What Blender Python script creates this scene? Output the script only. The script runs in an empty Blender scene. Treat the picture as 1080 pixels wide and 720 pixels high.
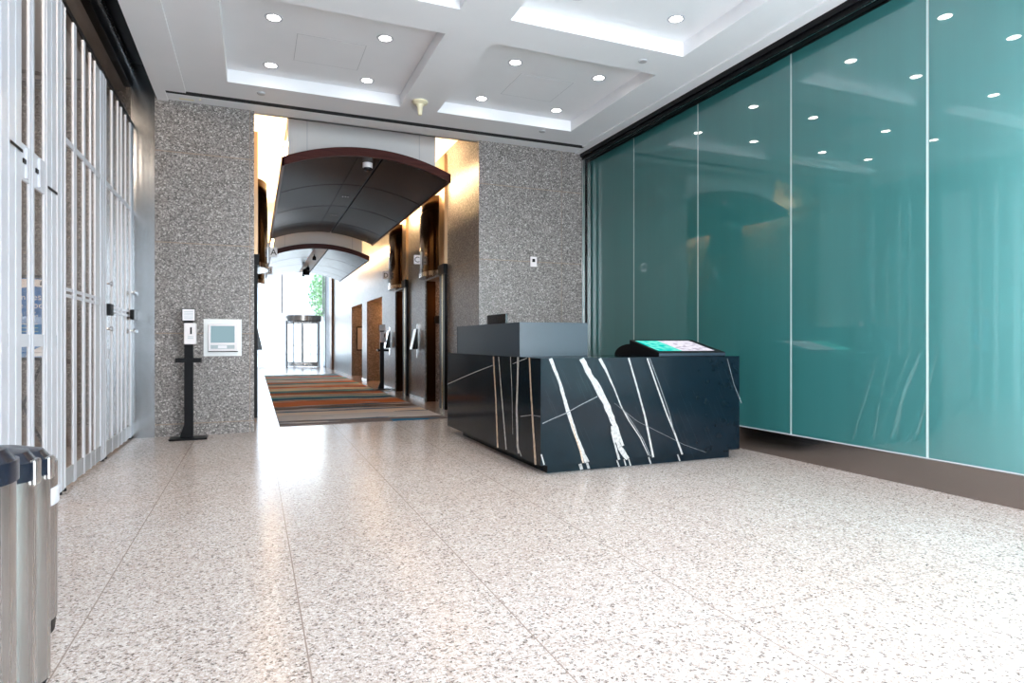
import bpy, math, random
from mathutils import Vector
random.seed(7)
S = bpy.context.scene
COL = S.collection
PI = math.pi

# ------------------------------------------------------------------ camera model (1080x720 frame)
FPX, CAMZ = 658.0, 1.2
TH = math.atan2(272, 658)
def ray(px, py):
    u = (px - 540) / FPX
    v = (360 - py) / FPX
    return (math.sin(TH) + u * math.cos(TH), math.cos(TH) - u * math.sin(TH), v)
def onY(px, py, y):
    a = ray(px, py); t = y / a[1]
    return (a[0] * t, y, CAMZ + a[2] * t)
def onX(px, py, x):
    a = ray(px, py); t = x / a[0]
    return (x, a[1] * t, CAMZ + a[2] * t)

# ------------------------------------------------------------------ materials
MATS = {}
def newmat(name):
    m = bpy.data.materials.new(name); m.use_nodes = True
    nt = m.node_tree; nt.nodes.clear()
    out = nt.nodes.new('ShaderNodeOutputMaterial')
    MATS[name] = m
    return m, nt, out
def N(nt, t, **kw):
    n = nt.nodes.new(t)
    for k, v in kw.items():
        if k.startswith('_'): setattr(n, k[1:], v)
        else: n.inputs[k.replace('__', ' ')].default_value = v
    return n
def L(nt, a, b): nt.links.new(a, b)
def bsdf(nt, out, color=(.5, .5, .5), rough=.5, metal=0., spec=.5, coat=0., coat_rough=.03):
    b = nt.nodes.new('ShaderNodeBsdfPrincipled')
    b.inputs['Base Color'].default_value = (*color, 1)
    b.inputs['Roughness'].default_value = rough
    b.inputs['Metallic'].default_value = metal
    b.inputs['Specular IOR Level'].default_value = spec
    b.inputs['Coat Weight'].default_value = coat
    b.inputs['Coat Roughness'].default_value = coat_rough
    L(nt, b.outputs[0], out.inputs[0])
    return b
def plain(name, color, rough=.5, metal=0., spec=.5, coat=0., noise=0.06, nscale=12., coat_rough=.03):
    m, nt, out = newmat(name)
    b = bsdf(nt, out, color, rough, metal, spec, coat, coat_rough)
    g = N(nt, 'ShaderNodeNewGeometry')
    n = N(nt, 'ShaderNodeTexNoise', Scale=nscale, Detail=3.)
    L(nt, g.outputs['Position'], n.inputs['Vector'])
    r = N(nt, 'ShaderNodeValToRGB')
    c0 = tuple(max(0, c * (1 - noise)) for c in color); c1 = tuple(min(1, c * (1 + noise)) for c in color)
    r.color_ramp.elements[0].position = .3; r.color_ramp.elements[0].color = (*c0, 1)
    r.color_ramp.elements[1].position = .7; r.color_ramp.elements[1].color = (*c1, 1)
    L(nt, n.outputs['Fac'], r.inputs['Fac']); L(nt, r.outputs['Color'], b.inputs['Base Color'])
    return m
def emit(name, color, strength):
    m, nt, out = newmat(name)
    e = N(nt, 'ShaderNodeEmission', Strength=strength); e.inputs['Color'].default_value = (*color, 1)
    L(nt, e.outputs[0], out.inputs[0]); return m
def brushed(name, color, rough=.25, scale=(2, 2, 160), amp=.12, metal=1.):
    m, nt, out = newmat(name)
    b = bsdf(nt, out, color, rough, metal)
    g = N(nt, 'ShaderNodeNewGeometry')
    mp = N(nt, 'ShaderNodeMapping'); mp.inputs['Scale'].default_value = scale
    n = N(nt, 'ShaderNodeTexNoise', Scale=1., Detail=2.)
    L(nt, g.outputs['Position'], mp.inputs['Vector']); L(nt, mp.outputs[0], n.inputs['Vector'])
    mr = N(nt, 'ShaderNodeMapRange'); mr.inputs[3].default_value = rough - amp * .5; mr.inputs[4].default_value = rough + amp
    L(nt, n.outputs['Fac'], mr.inputs[0]); L(nt, mr.outputs[0], b.inputs['Roughness'])
    return m
def thin_glass(name, tint=(1, 1, 1), ior=1.5, rough=0.0, haze=None, haze_f=0.):
    m, nt, out = newmat(name)
    fr = N(nt, 'ShaderNodeFresnel', IOR=ior)
    gm = N(nt, 'ShaderNodeNewGeometry'); mi = N(nt, 'ShaderNodeMapRange'); mi.inputs[3].default_value = ior; mi.inputs[4].default_value = 1 / ior
    L(nt, gm.outputs['Backfacing'], mi.inputs[0]); L(nt, mi.outputs[0], fr.inputs['IOR'])
    t = N(nt, 'ShaderNodeBsdfTransparent'); t.inputs['Color'].default_value = (*tint, 1)
    gl = N(nt, 'ShaderNodeBsdfGlossy'); gl.inputs['Roughness'].default_value = rough
    mx = N(nt, 'ShaderNodeMixShader')
    L(nt, fr.outputs[0], mx.inputs[0]); L(nt, t.outputs[0], mx.inputs[1]); L(nt, gl.outputs[0], mx.inputs[2])
    if haze:
        d = N(nt, 'ShaderNodeBsdfTranslucent'); d.inputs['Color'].default_value = (*haze, 1)
        m2 = N(nt, 'ShaderNodeMixShader'); m2.inputs[0].default_value = haze_f
        L(nt, mx.outputs[0], m2.inputs[1]); L(nt, d.outputs[0], m2.inputs[2]); L(nt, m2.outputs[0], out.inputs[0])
    else:
        L(nt, mx.outputs[0], out.inputs[0])
    return m
def speckle(name, stops, scale, rough, joints=None, joint_col=(.2, .15, .12), coat=0., spec=.5, stain=None, bw=.012):
    """granite: random-valued crystal cells at two sizes, optional slab joints (axis pair, offsets, pitch)"""
    m, nt, out = newmat(name)
    b = bsdf(nt, out, rough=rough, coat=coat, spec=spec)
    g = N(nt, 'ShaderNodeNewGeometry')
    ns = N(nt, 'ShaderNodeTexNoise', Scale=scale * .8, Detail=2.)
    L(nt, g.outputs['Position'], ns.inputs['Vector'])
    vm = N(nt, 'ShaderNodeVectorMath', _operation='SCALE'); vm.inputs['Scale'].default_value = .6 / scale
    L(nt, ns.outputs['Color'], vm.inputs[0])
    va = N(nt, 'ShaderNodeVectorMath', _operation='ADD')
    L(nt, g.outputs['Position'], va.inputs[0]); L(nt, vm.outputs[0], va.inputs[1])
    cols = []
    for k, sc in enumerate((scale, scale * 2.1)):
        v = N(nt, 'ShaderNodeTexVoronoi', Scale=sc)
        L(nt, va.outputs[0], v.inputs['Vector'])
        sep = N(nt, 'ShaderNodeSeparateColor'); L(nt, v.outputs['Color'], sep.inputs[0])
        r = N(nt, 'ShaderNodeValToRGB'); r.color_ramp.interpolation = 'CONSTANT'
        els = r.color_ramp.elements
        els[0].position = stops[0][0]; els[0].color = (*stops[0][1], 1)
        els[1].position = stops[1][0]; els[1].color = (*stops[1][1], 1)
        for p, c in stops[2:]:
            e = els.new(p); e.color = (*c, 1)
        L(nt, sep.outputs[k], r.inputs['Fac']); cols.append(r.outputs['Color'])
    mx = N(nt, 'ShaderNodeMix', _data_type='RGBA'); mx.inputs[0].default_value = .4
    L(nt, cols[0], mx.inputs[6]); L(nt, cols[1], mx.inputs[7])
    col = mx.outputs[2]
    if stain:
        n2 = N(nt, 'ShaderNodeTexNoise', Scale=.7, Detail=4.)
        L(nt, g.outputs['Position'], n2.inputs['Vector'])
        rr = N(nt, 'ShaderNodeMapRange'); rr.inputs[1].default_value = .35; rr.inputs[2].default_value = .7
        rr.inputs[3].default_value = 0; rr.inputs[4].default_value = stain[1]
        L(nt, n2.outputs['Fac'], rr.inputs[0])
        m3 = N(nt, 'ShaderNodeMix', _data_type='RGBA', _blend_type='MULTIPLY')
        m3.inputs[7].default_value = (*stain[0], 1)
        L(nt, rr.outputs[0], m3.inputs[0]); L(nt, col, m3.inputs[6]); col = m3.outputs[2]
    if joints:
        sx = N(nt, 'ShaderNodeSeparateXYZ'); L(nt, g.outputs['Position'], sx.inputs[0])
        acc = None
        for ax, off, pitch, w in joints:
            a = N(nt, 'ShaderNodeMath', _operation='SUBTRACT'); a.inputs[1].default_value = off - pitch * .5
            L(nt, sx.outputs[ax], a.inputs[0])
            f = N(nt, 'ShaderNodeMath', _operation='FLOORED_MODULO'); f.inputs[1].default_value = pitch
            L(nt, a.outputs[0], f.inputs[0])
            s = N(nt, 'ShaderNodeMath', _operation='SUBTRACT'); s.inputs[1].default_value = pitch * .5
            L(nt, f.outputs[0], s.inputs[0])
            ab = N(nt, 'ShaderNodeMath', _operation='ABSOLUTE'); L(nt, s.outputs[0], ab.inputs[0])
            lt = N(nt, 'ShaderNodeMath', _operation='LESS_THAN'); lt.inputs[1].default_value = w * .5
            L(nt, ab.outputs[0], lt.inputs[0])
            if acc is None: acc = lt.outputs[0]
            else:
                mm = N(nt, 'ShaderNodeMath', _operation='MAXIMUM')
                L(nt, acc, mm.inputs[0]); L(nt, lt.outputs[0], mm.inputs[1]); acc = mm.outputs[0]
        m4 = N(nt, 'ShaderNodeMix', _data_type='RGBA'); m4.inputs[7].default_value = (*joint_col, 1)
        L(nt, acc, m4.inputs[0]); L(nt, col, m4.inputs[6]); col = m4.outputs[2]
    L(nt, col, b.inputs['Base Color'])
    return m

speckle('floor_granite', [(0, (.09, .065, .055)), (.11, (.38, .30, .265)), (.28, (.52, .445, .41)), (.62, (.60, .535, .505)), (.85, (.74, .70, .68))],
        98, .20, spec=.38, joints=[(0, .19, .862, .006), (1, 4.6, .81, .0035)], joint_col=(.29, .225, .195), stain=((.86, .80, .76), .5))
speckle('wall_granite', [(0, (.04, .036, .034)), (.2, (.14, .126, .118)), (.48, (.245, .222, .21)), (.76, (.375, .345, .327)), (.93, (.64, .60, .57))],
        70, .34, joints=[(2, .155, 1.148, .012), (0, 4.55, 2.3, .008)], joint_col=(.27, .20, .15))
speckle('corridor_granite', [(0, (.035, .032, .033)), (.22, (.13, .12, .115)), (.5, (.23, .21, .195)), (.76, (.36, .33, .31)), (.93, (.60, .57, .54))],
        70, .32, joints=[(2, .155, 1.148, .010)], joint_col=(.25, .19, .15))
plain('ceiling_white', (.80, .80, .82), .6, noise=.01, nscale=3)
plain('panel_white', (.62, .60, .59), .5, noise=.01)
plain('black_metal', (.005, .005, .006), .35, spec=.15)
plain('black_plastic', (.006, .006, .007), .45, spec=.2)
plain('black_gloss', (.008, .009, .012), .12)
plain('desk_metal', (.014, .028, .044), .30, spec=.55, noise=.03)
plain('marble_black', (.0018, .0075, .013), .13, spec=.2, noise=.12, nscale=9)
plain('marble_vein', (.40, .39, .38), .2, noise=.3, nscale=40)
plain('marble_vein_tan', (.50, .38, .29), .2, noise=.3, nscale=40)
plain('marble_vein_thin', (.16, .17, .18), .2, noise=.3, nscale=40)
plain('marble_vein_faint', (.010, .020, .028), .2, noise=.2, nscale=40)
plain('aluminium_white', (.60, .60, .64), .35, spec=.4, noise=.02)
plain('rail_grey', (.36, .36, .37), .4, noise=.03)
plain('frosted_grey', (.55, .55, .56), .3, noise=.02)
brushed('steel', (.62, .61, .60), .22, scale=(60, 60, 1))
brushed('steel_jamb', (.44, .46, .48), .16, scale=(60, 60, 1), amp=.10)
brushed('steel_bin', (.50, .49, .48), .26, scale=(30, 30, .4), amp=.04)
brushed('plinth_steel', (.34, .30, .28), .20, scale=(3, 3, 40), amp=.06)
brushed('bronze', (.11, .065, .032), .16, scale=(9, 9, .4), amp=.06)
brushed('bronze_tan', (.50, .34, .21), .35, scale=(40, 40, 1), amp=.1)
brushed('brass', (.60, .50, .28), .25, scale=(40, 40, 1), amp=.1)
plain('chrome', (.85, .85, .86), .08, metal=1., noise=.01)
plain('navy_plastic', (.006, .011, .022), .22, noise=.05)
plain('paper_white', (.82, .80, .83), .5, noise=.02)
plain('plastic_white', (.80, .76, .77), .35, noise=.01)
plain('board_white', (.80, .82, .82), .15, noise=.01)
plain('ink_grey', (.42, .48, .50), .4, noise=.1, nscale=80)
plain('cream_plastic', (.80, .72, .50), .4, noise=.02)
plain('grey_plastic', (.45, .45, .47), .4, noise=.02)
plain('poster_blue', (.02, .16, .50), .3, noise=.05)
plain('vent_black', (.008, .008, .009), .6)
plain('concrete_pale', (.62, .62, .62), .8, noise=.05, nscale=2)
plain('building_pale', (.72, .72, .74), .8, noise=.03, nscale=2)
plain('building_glass', (.52, .56, .64), .15, noise=.1)
plain('leaf_green', (.30, .46, .24), .5, noise=.5, nscale=5)
plain('bark', (.12, .08, .06), .8, noise=.3)
plain('pale_stone', (.60, .58, .56), .5, noise=.03)
thin_glass('clear_glass', (.96, .98, .98))
thin_glass('store_glass', (.92, .90, .88), ior=1.3)
thin_glass('facade_glass', (.97, .99, .99), ior=1.4)
emit('lamp_glow', (1, .96, .90), 22.)
emit('cove_glow', (1, .67, .34), 115.)
emit('warm_glow', (1, .62, .30), 14.)

def wood():
    m, nt, out = newmat('dark_wood')
    b = N(nt, 'ShaderNodeBsdfDiffuse')
    g = N(nt, 'ShaderNodeNewGeometry')
    mp = N(nt, 'ShaderNodeMapping'); mp.inputs['Scale'].default_value = (1.2, 14, 14)
    n = N(nt, 'ShaderNodeTexNoise', Scale=2., Detail=5.)
    L(nt, g.outputs['Position'], mp.inputs['Vector']); L(nt, mp.outputs[0], n.inputs['Vector'])
    r = N(nt, 'ShaderNodeValToRGB')
    r.color_ramp.elements[0].position = .35; r.color_ramp.elements[0].color = (.010, .006, .006, 1)
    r.color_ramp.elements[1].position = .7; r.color_ramp.elements[1].color = (.022, .014, .013, 1)
    L(nt, n.outputs['Fac'], r.inputs['Fac']); L(nt, r.outputs['Color'], b.inputs['Color'])
    gl = N(nt, 'ShaderNodeBsdfGlossy', Roughness=.20); fr = N(nt, 'ShaderNodeFresnel', IOR=1.4)
    ml = N(nt, 'ShaderNodeMath', _operation='MULTIPLY'); ml.inputs[1].default_value = .62
    mx = N(nt, 'ShaderNodeMixShader')
    L(nt, fr.outputs[0], ml.inputs[0]); L(nt, ml.outputs[0], mx.inputs[0]); L(nt, b.outputs[0], mx.inputs[1]); L(nt, gl.outputs[0], mx.inputs[2]); L(nt, mx.outputs[0], out.inputs[0])
    m, nt, out = newmat('red_wood')
    b = bsdf(nt, out, rough=.4, spec=.12)
    g = N(nt, 'ShaderNodeNewGeometry')
    mp = N(nt, 'ShaderNodeMapping'); mp.inputs['Scale'].default_value = (1.2, 14, 20)
    n = N(nt, 'ShaderNodeTexNoise', Scale=2., Detail=5.)
    L(nt, g.outputs['Position'], mp.inputs['Vector']); L(nt, mp.outputs[0], n.inputs['Vector'])
    r = N(nt, 'ShaderNodeValToRGB')
    r.color_ramp.elements[0].position = .3; r.color_ramp.elements[0].color = (.035, .009, .008, 1)
    r.color_ramp.elements[1].position = .7; r.color_ramp.elements[1].color = (.075, .020, .016, 1)
    L(nt, n.outputs['Fac'], r.inputs['Fac']); L(nt, r.outputs['Color'], b.inputs['Base Color'])
    m, nt, out = newmat('brown_wood')
    b = bsdf(nt, out, (.22, .10, .05), rough=.4)
wood()

def teal():
    m, nt, out = newmat('teal_glass')
    b = bsdf(nt, out, (.09, .36, .37), rough=.30, spec=.5, coat=1., coat_rough=.012)
    b.inputs['Coat IOR'].default_value = 2.0; b.inputs['Coat Tint'].default_value = (.85, 1, 1, 1)
    g = N(nt, 'ShaderNodeNewGeometry')
    mp = N(nt, 'ShaderNodeMapping'); mp.inputs['Scale'].default_value = (6, 6, .25)
    n = N(nt, 'ShaderNodeTexNoise', Scale=1.6, Detail=4.)
    L(nt, g.outputs['Position'], mp.inputs['Vector']); L(nt, mp.outputs[0], n.inputs['Vector'])
    r = N(nt, 'ShaderNodeValToRGB')
    r.color_ramp.elements[0].position = .3; r.color_ramp.elements[0].color = (.026, .145, .142, 1)
    r.color_ramp.elements[1].position = .7; r.color_ramp.elements[1].color = (.031, .165, .163, 1)
    L(nt, n.outputs['Fac'], r.inputs['Fac']); L(nt, r.outputs['Color'], b.inputs['Base Color'])
    tr = N(nt, 'ShaderNodeBsdfTranslucent'); tr.inputs['Color'].default_value = (.42, .80, .84, 1)
    mx = N(nt, 'ShaderNodeMixShader'); mx.inputs[0].default_value = .22
    L(nt, b.outputs[0], mx.inputs[1]); L(nt, tr.outputs[0], mx.inputs[2]); L(nt, mx.outputs[0], out.inputs[0])
    m, nt, out = newmat('glass_edge')
    b = bsdf(nt, out, (.80, .95, .95), rough=.15)
    tr = N(nt, 'ShaderNodeBsdfTranslucent'); tr.inputs['Color'].default_value = (.9, 1, 1, 1)
    mx = N(nt, 'ShaderNodeMixShader'); mx.inputs[0].default_value = .5
    L(nt, b.outputs[0], mx.inputs[1]); L(nt, tr.outputs[0], mx.inputs[2]); L(nt, mx.outputs[0], out.inputs[0])
    m, nt, out = newmat('clear_back')
    tr = N(nt, 'ShaderNodeBsdfTransparent'); L(nt, tr.outputs[0], out.inputs[0])
teal()

def carpet():
    m, nt, out = newmat('carpet')
    b = bsdf(nt, out, rough=.95, spec=.1)
    g = N(nt, 'ShaderNodeNewGeometry')
    sx = N(nt, 'ShaderNodeSeparateXYZ'); L(nt, g.outputs['Position'], sx.inputs[0])
    mp = N(nt, 'ShaderNodeMapping'); mp.inputs['Scale'].default_value = (.55, 5.5, 1)
    n = N(nt, 'ShaderNodeTexNoise', Scale=1., Detail=3.)
    L(nt, g.outputs['Position'], mp.inputs['Vector']); L(nt, mp.outputs[0], n.inputs['Vector'])
    ma = N(nt, 'ShaderNodeMath', _operation='MULTIPLY_ADD'); ma.inputs[1].default_value = 1.5; 
    L(nt, n.outputs['Fac'], ma.inputs[0])
    sb = N(nt, 'ShaderNodeMath', _operation='SUBTRACT'); sb.inputs[1].default_value = .75
    L(nt, sx.outputs[1], sb.inputs[0]); L(nt, sb.outputs[0], ma.inputs[2])
    mr = N(nt, 'ShaderNodeMapRange'); mr.inputs[1].default_value = 9.3; mr.inputs[2].default_value = 24.3
    L(nt, ma.outputs[0], mr.inputs[0])
    r = N(nt, 'ShaderNodeValToRGB'); r.color_ramp.interpolation = 'CONSTANT'
    gray, beige, dark, rust, navy, tealc, cream, lt = (.62, .58, .57), (.80, .69, .60), (.16, .13, .125), (.66, .20, .07), (.02, .14, .26), (.12, .45, .54), (.92, .84, .68), (.72, .75, .78)
    bands = [(9.3, dark), (9.75, gray), (10.6, beige), (11.05, gray), (11.45, dark), (12.0, gray), (12.2, rust), (13.1, beige), (13.25, navy), (13.75, tealc), (14.0, beige), (14.6, rust),
             (15.1, dark), (15.4, tealc), (15.9, cream), (16.4, beige), (16.9, rust), (17.5, beige), (18.1, tealc), (18.6, rust), (19.3, lt), (20.1, beige), (20.6, tealc), (21.0, lt), (21.8, rust), (22.3, lt), (22.9, tealc), (23.3, lt)]
    els = r.color_ramp.elements
    for i, (y, c) in enumerate(bands):
        p = (y - 9.3) / 15.0
        if i == 0: els[0].position = 0; els[0].color = (*c, 1)
        elif i == 1: els[1].position = p; els[1].color = (*c, 1)
        else:
            e = els.new(p); e.color = (*c, 1)
    L(nt, mr.outputs[0], r.inputs['Fac'])
    # streaks of blue yarn that come and go along the stripes
    mp2 = N(nt, 'ShaderNodeMapping'); mp2.inputs['Scale'].default_value = (.5, 3.6, 1); mp2.inputs['Location'].default_value = (3.7, 1.3, 0)
    n2 = N(nt, 'ShaderNodeTexNoise', Scale=1., Detail=2.)
    L(nt, g.outputs['Position'], mp2.inputs['Vector']); L(nt, mp2.outputs[0], n2.inputs['Vector'])
    gt = N(nt, 'ShaderNodeMath', _operation='GREATER_THAN'); gt.inputs[1].default_value = .61
    L(nt, n2.outputs['Fac'], gt.inputs[0])
    mx = N(nt, 'ShaderNodeMix', _data_type='RGBA'); mx.inputs[7].default_value = (.02, .12, .22, 1)
    L(nt, gt.outputs[0], mx.inputs[0]); L(nt, r.outputs['Color'], mx.inputs[6])
    mp3 = N(nt, 'ShaderNodeMapping'); mp3.inputs['Scale'].default_value = (1.2, 26, 1)
    n3 = N(nt, 'ShaderNodeTexNoise', Scale=1., Detail=3.)
    L(nt, g.outputs['Position'], mp3.inputs['Vector']); L(nt, mp3.outputs[0], n3.inputs['Vector'])
    mr3 = N(nt, 'ShaderNodeMapRange'); mr3.inputs[3].default_value = .72; mr3.inputs[4].default_value = 1.25
    L(nt, n3.outputs['Fac'], mr3.inputs[0])
    vm = N(nt, 'ShaderNodeVectorMath', _operation='SCALE')
    L(nt, mx.outputs[2], vm.inputs[0]); L(nt, mr3.outputs[0], vm.inputs['Scale'])
    L(nt, vm.outputs[0], b.inputs['Base Color'])
carpet()

def screen():
    m, nt, out = newmat('touch_screen')
    g = N(nt, 'ShaderNodeNewGeometry')
    sx = N(nt, 'ShaderNodeSeparateXYZ'); L(nt, g.outputs['Position'], sx.inputs[0])
    gt = N(nt, 'ShaderNodeMath', _operation='GREATER_THAN'); gt.inputs[1].default_value = 4.00
    L(nt, sx.outputs[0], gt.inputs[0])
    n = N(nt, 'ShaderNodeTexNoise', Scale=14., Detail=2.)
    L(nt, g.outputs['Position'], n.inputs['Vector'])
    r1 = N(nt, 'ShaderNodeValToRGB'); r1.color_ramp.elements[0].color = (.0, .62, .55, 1); r1.color_ramp.elements[1].color = (.18, .88, .72, 1)
    r1.color_ramp.elements[0].position = .4; r1.color_ramp.elements[1].position = .6
    r2 = N(nt, 'ShaderNodeValToRGB'); r2.color_ramp.elements[0].color = (.52, .48, .58, 1); r2.color_ramp.elements[1].color = (.85, .82, .92, 1)
    r2.color_ramp.elements[0].position = .35; r2.color_ramp.elements[1].position = .5
    L(nt, n.outputs['Fac'], r1.inputs['Fac']); L(nt, n.outputs['Fac'], r2.inputs['Fac'])
    mx = N(nt, 'ShaderNodeMix', _data_type='RGBA')
    L(nt, gt.outputs[0], mx.inputs[0]); L(nt, r1.outputs['Color'], mx.inputs[6]); L(nt, r2.outputs['Color'], mx.inputs[7])
    e = N(nt, 'ShaderNodeEmission', Strength=.85)
    L(nt, mx.outputs[2], e.inputs['Color']); L(nt, e.outputs[0], out.inputs[0])
screen()

# ------------------------------------------------------------------ geometry helpers
class MB:
    def __init__(s): s.v = []; s.f = []; s.m = []; s.mi = 0
    def add(s, vs, fs):
        o = len(s.v); s.v += [tuple(p) for p in vs]
        for f in fs: s.f.append(tuple(i + o for i in f)); s.m.append(s.mi)
        return s
    def box(s, x0, x1, y0, y1, z0, z1):
        v = [(x, y, z) for z in (z0, z1) for y in (y0, y1) for x in (x0, x1)]
        return s.add(v, [(0, 2, 3, 1), (4, 5, 7, 6), (0, 1, 5, 4), (2, 6, 7, 3), (0, 4, 6, 2), (1, 3, 7, 5)])
    def quad(s, a, b, c, d): return s.add([a, b, c, d], [(0, 1, 2, 3)])
    def prism(s, poly, axis, a0, a1):
        """extrude a 2-D polygon along an axis (0: poly is (y,z); 1: (x,z); 2: (x,y))"""
        n = len(poly)
        def p3(p, a): return [(a, p[0], p[1]), (p[0], a, p[1]), (p[0], p[1], a)][axis]
        vs = [p3(p, a0) for p in poly] + [p3(p, a1) for p in poly]
        fs = [tuple(range(n))[::-1], tuple(range(n, 2 * n))] + [(i, (i + 1) % n, n + (i + 1) % n, n + i) for i in range(n)]
        return s.add(vs, fs)
    def lathe(s, prof, c=(0, 0, 0), n=32, a0=0., a1=2 * PI, sx=1., sy=1.):
        full = abs(a1 - a0 - 2 * PI) < 1e-6
        k = n if full else n + 1
        vs = []
        for r, z in prof:
            for i in range(k):
                a = a0 + (a1 - a0) * i / n
                vs.append((c[0] + r * math.cos(a) * sx, c[1] + r * math.sin(a) * sy, c[2] + z))
        fs = []
        for j in range(len(prof) - 1):
            for i in range(n):
                i2 = (i + 1) % k
                fs.append((j * k + i, j * k + i2, (j + 1) * k + i2, (j + 1) * k + i))
        s.add(vs, fs)
        if full and prof[0] != prof[-1]:
            if prof[0][0] > 1e-6: s.add(vs[:k], [tuple(range(k))[::-1]])
            if prof[-1][0] > 1e-6: s.add(vs[-k:], [tuple(range(k))])
        return s
    def tube(s, a, b, r, n=12, r2=None):
        a = Vector(a); b = Vector(b); r2 = r if r2 is None else r2
        d = (b - a).normalized(); u = d.orthogonal().normalized(); w = d.cross(u)
        vs = []
        for p, rr in ((a, r), (b, r2)):
            for i in range(n):
                t = 2 * PI * i / n
                vs.append(p + u * (rr * math.cos(t)) + w * (rr * math.sin(t)))
        return s.add(vs, [(i, (i + 1) % n, n + (i + 1) % n, n + i) for i in range(n)] + [tuple(range(n))[::-1], tuple(range(n, 2 * n))])
    def stadium(s, cx, cy, w, d, z0, z1, n=14, e=2.6, top=1., bot=1.):
        """super-ellipse column"""
        def ring(z, k):
            o = []
            for i in range(4 * n):
                t = 2 * PI * i / (4 * n); c, q = math.cos(t), math.sin(t)
                o.append((cx + k * w / 2 * math.copysign(abs(c) ** (2 / e), c), cy + k * d / 2 * math.copysign(abs(q) ** (2 / e), q), z))
            return o
        a, b = ring(z0, bot), ring(z1, top); m = 4 * n
        return s.add(a + b, [(i, (i + 1) % m, m + (i + 1) % m, m + i) for i in range(m)] + [tuple(range(m))[::-1], tuple(range(m, 2 * m))])

def wloc(o):
    v = Vector((0, 0, 0))
    while o is not None:
        v = v + o.location; o = o.parent
    return v
def obj(name, mb, mats, parent=None, loc=None, bevel=0., smooth=None, label=None):
    base = Vector(loc) if loc else Vector((0, 0, 0))
    off = wloc(parent) if parent else base
    if parent and loc: off = Vector(loc)
    me = bpy.data.meshes.new(name)
    me.from_pydata([(p[0] - off[0], p[1] - off[1], p[2] - off[2]) for p in mb.v], [], mb.f)
    if isinstance(mats, str): mats = [mats]
    for m in mats: me.materials.append(MATS[m])
    for p, i in zip(me.polygons, mb.m): p.material_index = min(i, len(mats) - 1)
    import bmesh
    bm = bmesh.new(); bm.from_mesh(me); bmesh.ops.remove_doubles(bm, verts=bm.verts, dist=1e-6)
    bmesh.ops.recalc_face_normals(bm, faces=bm.faces); bm.to_mesh(me); bm.free()
    if smooth is not None:
        for p in me.polygons: p.use_smooth = True
        me.set_sharp_from_angle(angle=math.radians(smooth))
    o = bpy.data.objects.new(name, me); COL.objects.link(o)
    if parent: o.parent = parent; o.location = off - wloc(parent)
    else: o.location = base
    if bevel:
        b = o.modifiers.new('bevel', 'BEVEL'); b.width = bevel; b.segments = 2; b.limit_method = 'ANGLE'; b.angle_limit = math.radians(50)
    if label: o['label'] = label
    return o
def thing(name, label, cat, loc=(0, 0, 0), group=None):
    o = bpy.data.objects.new(name, None); COL.objects.link(o)
    o.empty_display_size = .2; o.location = loc
    return tag(o, label, cat, group)
def tag(o, label, cat, group=None):
    o['label'] = label; o['category'] = cat
    if group: o['group'] = group
    return o
def struct(name, mb, mats, **kw):
    o = obj(name, mb, mats, **kw); o['kind'] = 'structure'; return o
def copy_tree(o, loc, label):
    r = o.copy(); COL.objects.link(r); r.location = loc; r['label'] = label
    def kids(a, b):
        for ch in [c for c in bpy.data.objects if c.parent is a]:
            c = ch.copy(); COL.objects.link(c); c.parent = b; kids(ch, c)
    kids(o, r); return r
def text_obj(name, body, mat, size, parent, origin, xdir, ydir, depth=.002, align='LEFT', spacing=1.):
    """built-in font lettering turned into a mesh; xdir/ydir are unit vectors of the writing plane"""
    cu = bpy.data.curves.new(name + '_text', 'FONT'); cu.body = body; cu.size = size; cu.extrude = depth; cu.align_x = align
    cu.space_line = spacing
    t = bpy.data.objects.new('tmp', cu); COL.objects.link(t)
    dg = bpy.context.evaluated_depsgraph_get(); dg.update()
    me = bpy.data.meshes.new_from_object(t.evaluated_get(dg))
    bpy.data.objects.remove(t); bpy.data.curves.remove(cu)
    X = Vector(xdir); Yv = Vector(ydir); Z = X.cross(Yv); off = Vector(origin) - wloc(parent)
    for v in me.vertices:
        c = v.co; v.co = off + X * c.x + Yv * c.y + Z * c.z
    me.materials.clear(); me.materials.append(MATS[mat])
    o = bpy.data.objects.new(name, me); COL.objects.link(o); o.parent = parent
    return o

# ------------------------------------------------------------------ key dimensions
XL, XR, YB, YF, ZC = -1.41, 5.08, 8.93, -1.4, 4.25     # shop front, glass wall, back wall, street side, ceiling
CX0, CX1, CZ, CYE = 0.0, 3.15, 4.56, 31.0              # corridor
# ------------------------------------------------------------------ setting: floor, walls, ceiling
mb = MB(); mb.box(-5.2, 7.2, YF, CYE + .3, -.12, 0); struct('floor', mb, 'floor_granite')
mb = MB(); mb.box(-1.15, CX0, YB, 12.15, 0, 5.0); mb.box(-1.0, CX0, 12.15, CYE, 0, 7.0); struct('wall_left', mb, 'wall_granite')
mb = MB(); mb.box(CX1, 4.9, YB, 10.59, 0, 5.0); struct('wall_back', mb, 'wall_granite')
mb = MB()
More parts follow.
